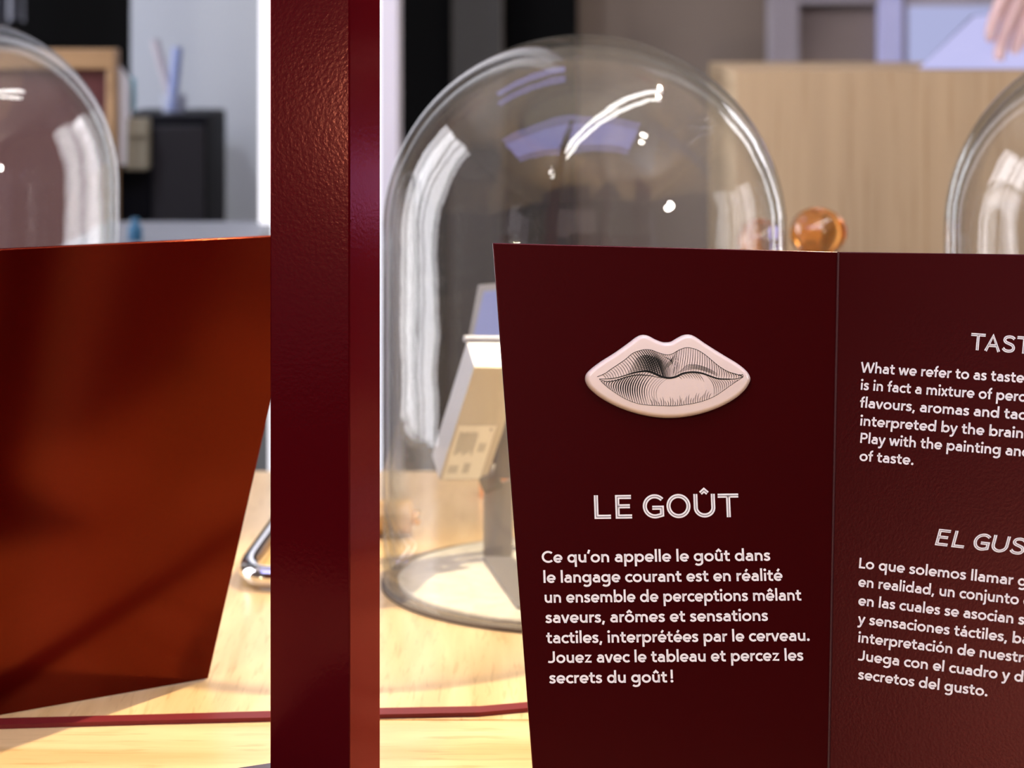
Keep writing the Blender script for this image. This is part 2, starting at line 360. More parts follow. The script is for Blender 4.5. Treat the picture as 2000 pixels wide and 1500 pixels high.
# right: oak plinth, frames and screens behind
D = 2.6
plt = P(0, 138, D).z
t = thing('oak_plinth', 'large light oak plinth standing behind the domes on the right', 'plinth', (xat(1780, D), D+0.3, ZF))
a = box('front_panel', (xat(1438, D), D, ZF+0.08), (xat(2450, D), D+0.02, plt), OAKP)
b = box('top_board', (xat(1438, D), D+0.0203, plt-0.018), (xat(2450, D), D+0.36, plt), OAKP, bev=0.0015)
c = box('side_panel', (xat(1438, D), D+0.0205, ZF+0.08), (xat(1438, D)+0.02, D+0.36, plt-0.0185), OAKP)
c2 = box('side_panel', (xat(2450, D)-0.02, D+0.0205, ZF+0.08), (xat(2450, D), D+0.36, plt-0.0185), OAKP)
d = box('kick_board', (xat(1445, D), D+0.02, ZF+0.001), (xat(2440, D), D+0.34, ZF+0.0795), BLKC)
adopt(t, [a, b, c, c2, d])
t = thing('touch_screen', 'bright lilac touch screen tilted on the oak plinth under the hand', 'screen', (xat(1930, D+.1), D+0.15, plt))
def Q(px, y, z): return Vector((xat(px, y), y, z))
s = slab('housing', [Q(1800, 2.64, plt+0.001), Q(2100, 2.64, plt+0.001), Q(2150, 2.80, plt+0.075), Q(1905, 2.80, plt+0.058)], (0, 0.02, -0.0005), BLKC)
s2 = slab('display', [Q(1795, 2.633, plt+0.001), Q(2098, 2.633, plt+0.001), Q(2146, 2.793, plt+0.074), Q(1903, 2.793, plt+0.057)], (0, 0.004, 0), SCREEN)
adopt(t, [s, s2])
D = 3.7
def wallframe():
    t = thing('display_frame', 'grey lilac standing frame against the taupe wall beyond the plinth', 'frame', (xat(1630, D), D, ZF))
    k = [box('frame_post', (xat(1502, D), D, ZF+0.001), (xat(1562, D), D+0.05, P(0, -90, D).z), GREYL, bev=0.003),
         box('frame_post', (xat(1716, D), D, ZF+0.001), (xat(1764, D), D+0.05, P(0, -90, D).z), mat('pale_lilac_glow', (0.46, 0.47, 0.72), 0.7, emit=(0.4, 0.42, 0.8), es=0.12), bev=0.003),  # right post is no lamp; weak emission paints its lilac brightness
         box('frame_head', (xat(1562.5, D), D, P(0, 9, D).z), (xat(1715.5, D), D+0.05, P(0, -90, D).z), GREYL, bev=0.003),
         box('frame_board', (xat(1562.5, D), D+0.02, ZF+0.001), (xat(1715.5, D), D+0.045, P(0, 9.5, D).z), mat('taupe_board', (0.215, 0.17, 0.155), 0.8))]
    adopt(t, k)
wallframe()
t = thing('wall_screen', 'large pale blue projection screen behind the touch screen', 'screen', (xat(2000, D), D+0.05, ZF))
k = [box('screen_face', (xat(1776, D), D+0.004, P(0, 200, D).z), (xat(2500, D), D+0.01, P(0, 12, D).z), SCREEN2),
     box('screen_case', (xat(1768, D), D+0.011, ZF+0.001), (xat(2510, D), D+0.06, P(0, -30, D).z), GREYL, bev=0.003)]
adopt(t, k)
struct(box('wall_1', (xat(1129, 4.0), 4.0, ZF), (XR, 4.05, ZC), TAUPE))

# ------------------------------------------------------------------ ceiling lights (seen mirrored in the domes)
ZL = 1.98
def ceiling_panel(x0, x1, y0, y1, label):
    t = thing('ceiling_light', label, 'light', ((x0+x1)/2, (y0+y1)/2, ZC-0.01), 'violet ceiling light panels')
    a = box('diffuser', (x0, y0, ZC-0.035), (x1, y1, ZC-0.03), VIOLET)
    b = box('frame', (x0-0.03, y0-0.03, ZC-0.029), (x1+0.03, y1+0.03, ZC-0.002), GREYL)
    adopt(t, [a, b])
ceiling_panel(-1.5, 0.95, 0.35, 1.15, 'large violet ceiling light panel above the visitor side')
ceiling_panel(-1.15, -0.15, 2.3, 2.55, 'narrow violet ceiling light panel above the table')
t = thing('pendant_lamp', 'long white linear pendant lamp above the table', 'lamp', (0.07, 0.93, ZL))
pa, pb = Vector((0.99, 2.24, ZL)), Vector((-0.85, -0.38, ZL))
a = tube('lamp_tube', [pa, pb], 0.034, TUBE)
b = tube('lamp_housing', [pa+Vector((0, 0, 0.06)), pb+Vector((0, 0, 0.06))], 0.03, GREYL)
hang = [tube('hanger', [pa.lerp(pb, q)+Vector((0, 0, 0.085)), pa.lerp(pb, q)+Vector((0, 0, ZC-ZL-0.002))], 0.003, STEELG) for q in (0.1, 0.9)]
adopt(t, [a, b]+hang)
t = thing('wall_lightbox', 'tall white backlit panel on the left wall', 'light', (-1.95, 1.9, ZF))
OPAL = emis('opal_white', (0.97, 0.95, 1.0), 9.0)
a = box('diffuser', (-1.98, 1.76, -0.5), (-1.97, 2.22, 1.75), OPAL)
a2 = box('diffuser', (-1.98, 2.32, -0.5), (-1.97, 3.1, 1.75), OPAL)
b = box('case', (-2.05, 1.71, ZF+0.001), (-1.981, 3.15, 1.8), GREYL, bev=0.004)
adopt(t, [a, a2, b])
t = thing('wall_light_strip', 'tall white light strip on the back wall beyond the right edge', 'light', (1.8, 3.97, -0.4))
adopt(t, [box('diffuser', (1.66, 3.965, -0.35), (1.95, 3.97, 1.5), OPAL), box('case', (1.62, 3.9705, -0.4), (1.99, 3.998, 1.55), GREYL)])

# warm lamp, violet screen and two added glow panels, mirrored in the lacquer
t = thing('wall_lamp', 'small warm wall lamp on the left wall behind the camera', 'lamp', (XL, -1.37, 0.07))
adopt(t, [lathe('bulb', [(0, -0.05), (0.035, -0.035), (0.05, 0), (0.035, 0.035), (0, 0.05)], (XL+0.12, -1.37, 0.17), emis('warm_bulb', (1.0, 0.90, 0.50), 190), seg=24),
          box('bracket', (XL+0.001, -1.39, 0.07), (XL+0.14, -1.35, 0.115), BRASS)])
def gallery_glow_panel(label, lo, hi, m, flo, fhi):
    t = thing('gallery_glow_panel', label, 'screen', ((lo[0]+hi[0])/2, (lo[1]+hi[1])/2, lo[2]))
    adopt(t, [box('display', lo, hi, m), box('frame', flo, fhi, BLKC)])
gallery_glow_panel('violet screen on the back wall far right', (2.25, 3.975, -0.06), (2.85, 3.98, 0.08), VIOLET, (2.22, 3.9805, -0.09), (2.88, 3.998, 0.11))
gallery_glow_panel('added dim lilac glow panel on the left wall behind the camera', (XL+0.02, -2.4, -0.3), (XL+0.025, -0.86, 1.3), emis('dim_lilac', (0.52, 0.42, 0.50), 0.75), (XL+0.001, -2.43, -0.33), (XL+0.0195, -0.83, 1.33))  # added glow in place of a lit grey wall mirrored in the right panel
gallery_glow_panel('added dim pinkish glow panel on the wall behind the camera', (-1.3, YF+0.02, 0.45), (0.42, YF+0.025, 1.7), emis('dim_rose', (0.62, 0.44, 0.40), 0.8), (-1.33, YF+0.001, 0.42), (0.45, YF+0.0195, 1.73))  # added glow in place of a lit wall area mirrored in the left panel

# ------------------------------------------------------------------ table
YS = 1.362
TFRONT = 0.86; TBACK = 2.08
t = thing('exhibition_table', 'light oak exhibition table carrying the domes, boards and post', 'table', (0, 1.5, ZF))
a = box('front_board', (-0.66, TFRONT, -0.036), (1.5, YS, 0), OAKF, bev=0.0015)
b = box('rear_board', (-0.66, YS+0.0004, -0.036), (1.5, TBACK, 0), OAKB)
kids = [a, b, box('apron', (-0.63, TFRONT+0.05, -0.12), (1.45, TFRONT+0.07, -0.0365), OAKF), box('apron', (-0.63, TBACK-0.07, -0.12), (1.45, TBACK-0.05, -0.0365), OAKF)]
for x in (-0.62, 1.36):
    for y in (TFRONT+0.08, TBACK-0.14):
        kids.append(box('leg', (x, y, ZF+0.001), (x+0.06, y+0.06, -0.0365), OAKP, bev=0.003))
adopt(t, kids)

# flat red strip lying across the joint
top = [T(-330, 1420), T(527, 1400), T(743, 1397.5), T(936, 1397), T(1200, 1368)]
prev = None
pts_b = [T(-330, 1420), T(300, 1403.5), T(527, 1397), T(743, 1391), T(936, 1387.5), T(1250, 1360)]
pts_f = [T(-330, 1434), T(300, 1415.5), T(527, 1410), T(743, 1404), T(936, 1400), T(1250, 1371)]
zt = 0.0025
bm = bmesh.new(); rows = []
for pb_, pf_ in zip(pts_b, pts_f):
    q = [Vector((pb_.x, pb_.y, 0.0002)), Vector((pb_.x, pb_.y, zt)), Vector((pf_.x, pf_.y, zt)), Vector((pf_.x, pf_.y, 0.0002))]
    rows.append([bm.verts.new(v) for v in q])
for r0, r1 in zip(rows, rows[1:]):
    for k in range(4): bm.faces.new([r0[k], r0[(k+1) % 4], r1[(k+1) % 4], r1[k]])
bm.faces.new(rows[0]); bm.faces.new(rows[-1])
STRIP = mat('strip_red', (0.15, 0.010, 0.012), 0.5, spec=0.3)
tag(bm_obj('metal_strip', bm, STRIP), 'narrow flat dark red metal strip lying across the oak table', 'strip')

# ------------------------------------------------------------------ red post
PD = 1.20
cpt = Vector((xat(683, PD), PD, 0))
ang = math.radians(21)
fdir = Vector((-math.cos(ang), math.sin(ang), 0))       # front face runs left and away from the near corner
sdir = Vector((math.sin(ang), math.cos(ang), 0))        # side face runs right and away
# widths so that the far corners project at 527 and 743
def wid(px, d):
    k = (px-1000)/F          # (c.x + w d.x) = k (c.y + w d.y)
    return (k*cpt.y-cpt.x)/(d.x-k*d.y)
wf, ws = wid(527, fdir), wid(743, sdir)
t = thing('red_post', 'tall dark red lacquered square metal post in the foreground', 'post', (cpt.x, cpt.y+0.02, 0.004))
quad = [cpt, cpt+fdir*wf, cpt+fdir*wf+sdir*ws, cpt+sdir*ws]
o1 = slab('shaft', [Vector((p.x, p.y, 0.0045)) for p in quad], (0, 0, 1.4), POSTRED, bev=0.0008)
bp_ = [T(452, 1516), T(527, 1504.5), T(700, 1478.0), T(735, 1570), Vector((-0.03, 0.93, 0)), Vector((-0.29, 0.93, 0)), Vector((-0.27, 1.04, 0)), Vector((-0.205, 1.14, 0))]
o2 = slab('base_plate', [Vector((p.x, p.y, 0.0004)) for p in bp_], (0, 0, 0.0036), mat('dark_purple_red', (0.030, 0.004, 0.012), 0.25), bev=0.0006)
adopt(t, [o1, o2])

# ------------------------------------------------------------------ left board (leans towards the viewer)
cA, cB = T(407, 1328), T(0, 1400)
d = (cA-cB); yaw = math.degrees(math.atan2(d.y, d.x))
LB = Plane(cA, yaw, -10)
lp = [LB.at(407, 1328), LB.at(604, 458), LB.at(0, 487.5), LB.at(-420, 509), LB.at(-330, 1462)]
for p in lp:
    if p.z < 0.003: p.z = 0.0006
t = thing('left_board', 'large glossy dark red trapezoid board leaning forward at left behind the post', 'board', Vector((cB.x, cB.y, 0)))
o = slab('board_panel', lp, -LB.n*0.003, RED, bev=0.0007)
adopt(t, [o])
# second wing of the board folded away behind the right hand edge is not visible

# ------------------------------------------------------------------ right sign: two panels with a fold
PL1 = Plane(P(1628, 1000, 1.25), 2.5, 9)
PL2 = Plane(P(1628, 1000, 1.25), -31, 9)
sg = thing('text_sign', 'folded dark red sign with white text and a lips emblem, leaning back', 'sign', Vector((0.1, 1.17, 0)))
def down_to(pl, a, b):       # extend edge a->b of pixel points to the table
    A, B = pl.at(*a), pl.at(*b); k = (0.0006-A.z)/(B.z-A.z); return A+(B-A)*k
# the fold is where the two planes meet
fd = PL1.n.cross(PL2.n).normalized(); fd = fd if fd.z > 0 else -fd
fp = PL1.p
def foldz(z): return fp+fd*((z-fp.z)/fd.z)
Zf = H-492*foldz(0.27).y/F
fold_top, fold_bot = foldz(Zf), foldz(0.0006)
TH = 0.0032
p1 = [PL1.at(962, 474), fold_top, fold_bot, down_to(PL1, (962, 474), (1040, 1500))]
p2 = [fold_top, PL2.at(2480, 503), down_to(PL2, (2480, 503), (2420, 1500)), fold_bot]
w1 = slab('sign_panel', p1, -PL1.n*TH, RED2, bev=0.0006)
w2 = slab('sign_panel', p2, -PL2.n*TH, RED2, bev=0.0006)
n12 = (PL1.n+PL2.n).normalized()
foldc = tube('fold_seam', [fold_bot+n12*0.0002, fold_top+n12*0.0002], 0.0007, mat('fold_line', (0.05, 0.012, 0.014), 0.25))
adopt(sg, [w1, w2, foldc])

# ---- lettering: a stroke drawn geometric alphabet (x-height 100)
def arc(cx, cy, rx, ry, a0, a1, n=None):
    n = n or max(4, int(abs(a1-a0)/12))
    return [(cx+rx*math.cos(math.radians(a0+(a1-a0)*i/n)), cy+ry*math.sin(math.radians(a0+(a1-a0)*i/n))) for i in range(n+1)]
def sp(pts, n=6): return [tuple(v) for v in catmull([Vector((x, y)) for x, y in pts], n)]
def dot(x, y, r=17): return ('dot', x, y, r)
n_arch = arc(46, 55, 33, 34, 180, 0)+[(79, 0)]
s_curve = sp([(68, 78), (56, 87), (38, 90), (20, 84), (15, 71), (24, 59), (40, 52), (56, 43), (63, 29), (57, 16), (38, 10), (20, 13), (5, 23)], 4)
def acute(c, b=0): return [(c-8, 117+b), (c+13, 148+b)]
def circ(c, b=0): return [(c-28, 116+b), (c, 142+b), (c+28, 116+b)]
G = {}   # char: (strokes, width, left bearing, right bearing)
G['o'] = ([arc(55.5, 50, 42.5, 40, 0, 360, 36)], 111, 4, 4)
G['n'] = ([[(13, 0), (13, 100)], n_arch], 92, 9.5, 9.5)
G['h'] = ([[(13, 0), (13, 157)], n_arch], 92, 9.5, 9.5)
G['m'] = ([[(13, 0), (13, 100)], arc(43.5, 55, 30.5, 34, 180, 0)+[(74, 0)], arc(104.5, 55, 30.5, 34, 180, 0)+[(135, 0)]], 148, 9.5, 9.5)
G['u'] = ([[(79, 100), (79, 0)], [(13, 100)]+arc(46, 45, 33, 34, 180, 360)], 92, 9.5, 9.5)
G['a'] = ([arc(46, 60, 31, 29, 145, 0)+[(77, 0)], [(77, 58)]+arc(42, 34.5, 29, 23.5, 90, 320)], 90, 5, 9)
G['c'] = ([arc(54, 50, 41, 40, 45, 315, 24)], 86, 4, 1)
G['e'] = ([arc(53.5, 50, 40.5, 40, -5, 316, 30), [(14, 46.5), (101, 46.5)]], 105, 4, 3)
G['d'] = ([arc(52, 50, 39, 40, 0, 360, 34), [(97, 157), (97, 0)]], 110, 4, 9.5)
G['b'] = ([arc(58, 50, 39, 40, 0, 360, 34), [(13, 157), (13, 0)]], 110, 9.5, 4)
G['p'] = ([arc(58, 50, 39, 40, 0, 360, 34), [(13, 100), (13, -54)]], 110, 9.5, 4)
G['q'] = ([arc(52, 50, 39, 40, 0, 360, 34), [(97, 100), (97, -54)]], 110, 4, 9.5)
G['g'] = ([arc(52, 52, 39, 38, 0, 360, 34), [(97, 100), (97, -8)]+arc(54, -8, 43, 34, 0, -142)[1:]], 110, 4, 9.5)
G['l'] = ([[(13, 0), (13, 157)]], 26, 9.5, 9.5)
G['i'] = ([[(13, 0), (13, 100)], dot(13, 137)], 26, 9.5, 9.5)
G['j'] = ([[(13, 100), (13, -22)]+arc(-7, -22, 20, 20, 0, -100)[1:], dot(13, 137)], 26, 9.5, 9.5)
G['t'] = ([[(31, 131)]+arc(53, 30, 22, 19, 180, 272)+[(72, 12)], [(2, 89), (71, 89)]], 74, 1, 2)
G['f'] = ([[(29, 0)]+arc(55, 112, 26, 32, 180, 78), [(0, 89), (62, 89)]], 64, 2, 0)
G['r'] = ([[(13, 0), (13, 100)], arc(48, 50, 35, 38, 180, 72)], 60, 9.5, 0)
G['s'] = ([s_curve], 77, 4, 3)
G['v'] = ([[(11, 101), (49, 0)], [(51, 0), (89, 101)]], 100, -1, -1)
G['w'] = ([[(11, 101), (43, 0)], [(43, 0), (74, 99)], [(74, 99), (105, 0)], [(105, 0), (137, 101)]], 148, -1, -1)
G['x'] = ([[(11, 101), (80, -1)], [(80, 101), (11, -1)]], 91, 1, 1)
G['y'] = ([[(11, 101), (51, 2)], [(89, 101)]+sp([(89, 101), (46, -12), (36, -34), (22, -42), (3, -40)], 4)[1:]], 100, -1, -1)
G['z'] = ([[(7, 88), (72, 88), (15, 12), (84, 12)]], 88, 5, 4)
G['C'] = ([arc(76, 72.5, 63, 61.5, 46, 314, 26)], 128, 5, 3)
G['L'] = ([[(13, 145), (13, 12), (82, 12)]], 82, 11, 2)
G['P'] = ([[(13, 0), (13, 145)], [(13, 132), (56, 132)]+arc(56, 99, 33, 33, 90, -90)[1:]+[(13, 66)]], 102, 11, 3)
G['J'] = ([[(74, 145)]+arc(40, 42, 34, 30, 0, -92)+[(20, 12), (4, 18)]], 87, 2, 11)
G['W'] = ([[(11, 146), (52, 0)], [(54, 0), (98, 144)], [(98, 144), (142, 0)], [(144, 0), (186, 146)]], 197, 0, 0)
G[','] = ([[(22, 20), (8, -26)]], 30, 6, 12)
G['.'] = ([dot(16, 15, 17)], 32, 8, 8)
G['!'] = ([[(13, 157), (13, 46)], dot(13, 15, 17)], 26, 40, 10)
G['’'] = ([[(28, 155), (12, 108)]], 36, 0, 0)
for base, ch, fn, c in (('e', 'é', acute, 54), ('e', 'ê', circ, 54), ('o', 'ô', circ, 55), ('o', 'ó', acute, 55), ('u', 'û', circ, 46), ('a', 'á', acute, 47)):
    g = G[base]; G[ch] = (g[0]+[fn(c)], g[1], g[2], g[3])
# headline capitals (cap height 100, inline strokes)
C = {}
h = 8.7
C['L'] = ([[(h, 100), (h, h), (70, h)]], 70, 0, 20)
C['E'] = ([[(68, 100-h), (h, 100-h), (h, h), (70, h)], [(h, 52), (62, 52)]], 70, 0, 22)
C['G'] = ([arc(51, 50, 42.5, 42.5, 42, 285, 26)+[(81, 14), (81, 44), (40, 44)]], 90, 0, 11)
C['O'] = ([arc(51, 50, 42.5, 42.5, 0, 360, 44)], 102, 0, 14)
C['U'] = ([[(h, 100)]+arc(46, 42, 46-h, 42-h, 180, 360, 22)+[(92-h, 100)]], 92, 0, 12)
C['T'] = ([[(0, 100-h), (88, 100-h)], [(44, 100-h), (44, 0)]], 88, 0, 6)
C['A'] = ([[(9, 0), (49, 100-h), (89, 0)], [(22, 34), (76, 34)]], 98, -8, 8)
C['S'] = ([sp([(72, 80), (60, 89), (40, 92), (20, 86), (14, 72), (22, 60), (42, 52), (62, 43), (70, 27), (62, 13), (42, 8), (20, 12), (6, 24)], 5)], 78, 0, 10)
C['^'] = ([[(16, 104), (36, 121), (56, 104)]], 0, 0, 0)

def ribbon(pts, w):
    """flat band along pts with mitred joints"""
    P2 = [Vector(p) for p in pts]; n = len(P2); closed = (P2[0]-P2[-1]).length < 1e-4
    L, R = [], []
    for i in range(n):
        if closed: a = P2[i-1] if i > 0 else P2[-2]; c = P2[i+1] if i < n-1 else P2[1]
        else: a = P2[i-1] if i > 0 else None; c = P2[i+1] if i < n-1 else None
        d1 = (P2[i]-a).normalized() if a is not None else None
        d2 = (c-P2[i]).normalized() if c is not None else None
        if d1 is None: d1 = d2
        if d2 is None: d2 = d1
        n1 = Vector((-d1.y, d1.x)); n2 = Vector((-d2.y, d2.x)); m = (n1+n2)
        if m.length < 1e-3: m = n1
        m.normalize(); k = min(1/max(m.dot(n1), 0.3), 1.5)
        wi = w[i] if isinstance(w, (list, tuple)) else w
        L.append(P2[i]+m*k*wi/2); R.append(P2[i]-m*k*wi/2)
    vs = L+R; fs = [(i, i+1, n+i+1, n+i) for i in range(n-1)]
    return vs, fs
def disc(x, y, r, n=14):
    return [Vector((x+r*math.cos(2*math.pi*i/n), y+r*math.sin(2*math.pi*i/n))) for i in range(n)], [tuple(range(n))]
def layout(text, font, space):
    x = 0; out = []
    for ch in text:
        if ch == ' ': x += space; continue
        g = font[ch]; x += g[2]; out.append((ch, x, g)); x += g[1]+g[3]
    return out
def text_line(panel, plane, text, prefix, a, b, upx, lean, font=G, wid_=25, name='text_line', skew=0.0, space=50, inline=None, sy=None):
    """a, b: photo position of baseline start and of the end of `prefix`; upx: pixels per 100 units of height"""
    lay = layout(text, font, space); lp_ = layout(prefix, font, space)
    x0 = lay[0][1]; x1 = lp_[-1][1]+lp_[-1][2][1]
    A, B = plane.at(*a), plane.at(*b); ex = (B-A)/(x1-x0)
    U = plane.at(a[0]+lean*upx, a[1]-upx); ey = (U-A)/100
    for pas, (w_, off, m) in enumerate([(wid_, 0.00012, PRINT)]+([(inline, 0.0002, INLINE)] if inline else [])):
        V, Fc = [], []
        for ch, x, g in lay:
            for st in g[0]:
                if st[0] == 'dot': vs, fs = disc(st[1], st[2], st[3])
                else: vs, fs = ribbon(st, w_)
                k = len(V)
                for v in vs: V.append(A+ex*(x-x0+v.x+skew*v.y)+ey*v.y+plane.n*off)
                Fc += [tuple(i+k for i in f) for f in fs]
        nm = name if pas == 0 else 'inline_stroke'
        o = mesh_obj(nm, V, Fc, m)
        # face the viewer
        bm = bmesh.new(); bm.from_mesh(o.data)
        for f in bm.faces:
            if f.normal.dot(plane.n) < 0: f.normal_flip()
        bm.to_mesh(o.data); bm.free()
        o.parent = panel; o.matrix_parent_inverse = panel.matrix_world.inverted() if False else Matrix.Translation(-sg.location)
    return o
# both children of a panel inherit sg's location through the panel; panels carry an inverse of it, so plain identity is right
def fix_inv():
    for pnl in (w1, w2):
        for c in pnl.children: c.matrix_parent_inverse = Matrix.Identity(4)
FR = [('Ce qu’on appelle le goût dans', (1058.3, 1099.2), (1504.8, 1095.0)),
      ('le langage courant est en réalité', (1061.6, 1138.4), (1528.5, 1134.2)),
      ('un ensemble de perceptions mêlant', (1064, 1177.4), (1565.5, 1172.8)),
      ('saveurs, arômes et sensations', (1065.7, 1216.8), (1500.3, 1212.6)),
      ('tactiles, interprétées par le cerveau.', (1066.8, 1256.4), (1581.3, 1251.6)),
      ('Jouez avec le tableau et percez les', (1070.2, 1295.0), (1569.3, 1290.2)),
      ('secrets du goût!', (1073, 1334.8), (1314.6, 1332.6))]
for s_, a, b in FR: text_line(w1, PL1, s_, s_, a, b, 15.8, -0.034)
EN = [('What we refer to as taste', 'What we refer to as taste', (1680.5, 727.2), (2000, 747.8)),
      ('is in fact a mixture of perceptions', 'is in fact a mixture of per', (1681, 761.2), (1988.5, 783.8)),
      ('flavours, aromas and tactile', 'flavours, aromas and', (1679, 795.6), (1951, 816.2)),
      ('interpreted by the brain.', 'interpreted by the brain', (1680, 831), (1998, 856.2)),
      ('Play with the painting and', 'Play with the painting', (1679.8, 865), (1954, 888)),
      ('of taste.', 'of taste.', (1678.3, 899.8), (1784, 908.3))]
for s_, pre, a, b in EN: text_line(w2, PL2, s_, pre, a, b, 13.9, 0.085)
ES = [('Lo que solemos llamar gusto', 'Lo que solemos llamar', (1677.5, 1109.4), (1978.8, 1142.6)),
      ('en realidad, un conjunto de', 'en realidad, un conjunto', (1676, 1145.4), (1989.5, 1181)),
      ('en las cuales se asocian s', 'en las cuales se asocian', (1676, 1181.9), (1978.8, 1217.8)),
      ('y sensaciones táctiles, ba', 'y sensaciones táctiles,', (1675, 1217.6), (1966, 1253.6)),
      ('interpretación de nuestro', 'interpretación de nuestr', (1676, 1254.3), (1998.5, 1294.2)),
      ('Juega con el cuadro y d', 'Juega con el cuadro', (1675.3, 1289.6), (1948, 1325.6)),
      ('secretos del gusto.', 'secretos del gusto.', (1675.8, 1326.3), (1928.3, 1360.3))]
for s_, pre, a, b in ES: text_line(w2, PL2, s_, pre, a, b, 14.0, 0.09)
Cu = dict(C); Cu['Û'] = (C['U'][0]+[[(31, 103), (46, 116), (61, 103)]], 92, 0, 12)
text_line(w1, PL1, 'LE GOÛT', 'LE GOÛT', (1161.3, 1013.6), (1443.6, 1009.8), 46.2, -0.034, Cu, 17.4, 'headline', 0, 25, 2.6)
text_line(w2, PL2, 'TASTE', 'TAS', (1894.5, 683.2), (1981.5, 689.4), 33, 0.09, Cu, 17.4, 'headline', 0, 25, 2.6)
text_line(w2, PL2, 'EL GUSTO', 'EL GU', (1825.8, 1064.6), (1966, 1080.6), 32.5, 0.09, Cu, 17.4, 'headline', 0.17, 25, 2.6)

# ---- lips emblem on the first panel
OUT = [(212, 590), (240, 530), (350, 440), (500, 345), (640, 245), (710, 192), (770, 170), (830, 180), (900, 215), (960, 238), (1000, 242), (1050, 235), (1110, 200), (1170, 172), (1230, 167), (1290, 190), (1400, 265), (1560, 365), (1700, 450), (1790, 525), (1825, 590), (1815, 640), (1770, 710), (1680, 790), (1540, 870), (1380, 930), (1200, 970), (1040, 982), (880, 972), (700, 935), (520, 870), (370, 790), (270, 710), (225, 650)]
oc = catmull([Vector(p) for p in OUT], 5, True)
def lpx(v): return (1100+v[0]/5.0, 620+v[1]/5.0)
N = len(oc)
nrm = []
for i in range(N):
    d = (oc[(i+1) % N]-oc[i-1]).normalized(); nrm.append(Vector((-d.y, d.x)))   # inward (outline runs clockwise on screen)
cen = Vector((1010, 600))
if (cen-oc[0]).dot(nrm[0]) < 0: nrm = [-v for v in nrm]
rings = []
EH = 0.0042
for q in range(9):
    a_ = q/8*math.pi/2
    rings.append((46*(1-math.cos(a_)), 0.0004+EH*math.sin(a_)))
V = []
for ins, hh in rings:
    for i in range(N): V.append(PL1.at(*lpx(oc[i]+nrm[i]*ins), hh))
Fc = []
for r in range(len(rings)-1):
    for i in range(N):
        j = (i+1) % N; Fc.append((r*N+i, r*N+j, (r+1)*N+j, (r+1)*N+i))
lastr = (len(rings)-1)*N
Fc.append(tuple(range(lastr, lastr+N)))
bm = bmesh.new(); bv = [bm.verts.new(v) for v in V]
for f in Fc: bm.faces.new([bv[i] for i in f])
emb = bm_obj('lips_emblem', bm, RESIN); autosmooth(emb, 50); emb['label'] = 'pinkish white domed lips emblem'
# engraving
up = [(325, 580), (400, 548), (450, 512), (520, 465), (600, 410), (670, 352), (740, 325), (800, 315), (860, 322), (920, 345), (1000, 366), (1060, 355), (1120, 320), (1190, 297), (1260, 305), (1330, 335), (1400, 385), (1470, 445), (1530, 490), (1600, 530), (1680, 555), (1745, 578)]
mo = [(345, 600), (430, 600), (520, 588), (620, 560), (720, 535), (800, 528), (870, 545), (940, 575), (1020, 592), (1090, 580), (1160, 548), (1250, 535), (1340, 545), (1420, 572), (1500, 598), (1580, 603), (1680, 600), (1745, 578)]
lo_ = [(345, 600), (400, 660), (500, 735), (600, 795), (700, 835), (800, 853), (1000, 862), (1130, 858), (1280, 835), (1400, 800), (1500, 750), (1600, 680), (1680, 625), (1745, 582)]
up, mo, lo_ = (catmull([Vector(p) for p in c], 6) for c in (up, mo, lo_))
def yat(c, x):
    for p, q in zip(c, c[1:]):
        if p.x <= x <= q.x: return p.y+(q.y-p.y)*(x-p.x)/max(q.x-p.x, 1e-6)
    return c[0].y if x < c[0].x else c[-1].y
EV, EF = [], []
def ink(pts, w):
    w = [q*1.18 for q in w] if isinstance(w, list) else w*1.18
    vs, fs = ribbon(pts, w); k = len(EV)
    for v in vs: EV.append(PL1.at(*lpx(v), EH+0.00052))
    for f in fs: EF.append(tuple(i+k for i in f))
def taper(n, w, e0=0.25, e1=0.25):
    return [w*(e0+(1-e0)*min(1, i/(n*0.35)))*(e1+(1-e1)*min(1, (n-1-i)/(n*0.35))) for i in range(n)]
ink(up, 4.5); ink(lo_, 3.5)
ink(mo, [4+9*math.sin(math.pi*i/(len(mo)-1))+(3 if 0.35 < i/len(mo) < 0.9 else 0) for i in range(len(mo))])
# second contour under the mouth line on the left
sec = catmull([Vector(p) for p in [(345, 600), (420, 628), (520, 612), (620, 580), (720, 562), (820, 566), (900, 582), (960, 592)]], 6)
ink(sec, taper(len(sec), 8))
def hatch(x0, y0, x1, y1, bow, w, e0=.3, e1=.3, n=10):
    a, b = Vector((x0, y0)), Vector((x1, y1)); d = b-a; nn = Vector((-d.y, d.x)).normalized()
    pts = [a+d*(i/n)+nn*bow*math.sin(math.pi*i/n) for i in range(n+1)]
    ink(pts, taper(n+1, w, e0, e1))
x = 375
while x < 1090:                       # upper lip, left half: strokes lean right going down
    f = (x-375)/715; yy = yat(up, x); x1 = x+35+f*150; x1 = x1 if x1 < 960 else 960+(x1-960)*0.42; y1 = yat(mo, x1)
    wgt = 4+8*math.exp(-((f-0.58)/0.2)**2)-1.5*(f > .85)
    if yy < y1-8: hatch(x, yy, x1, y1-2, -7-16*f, wgt, .5, .7)
    x += 21
for k in range(11):                   # cross hatching in the dark fold of the upper lip
    y0 = 372+k*16
    c = [(700-k*10, y0+34), (790, y0+2), (880, y0+24), (960, y0+58)]
    c = [(px_, min(py_, yat(mo, px_)-4)) for px_, py_ in c]
    cc = catmull([Vector(p) for p in c], 5); ink(cc, taper(len(cc), 8.5, .2, .2))
for k in range(4):                    # fine strokes of the cupid's bow
    hatch(1100-k*3, 330+k*22, 985-k*4, 470+k*16-k*4, -10, 3.5)
for k in range(5): hatch(950+k*28, 364, 1070-k*3, 430+k*10, 6, 3)
x = 1105
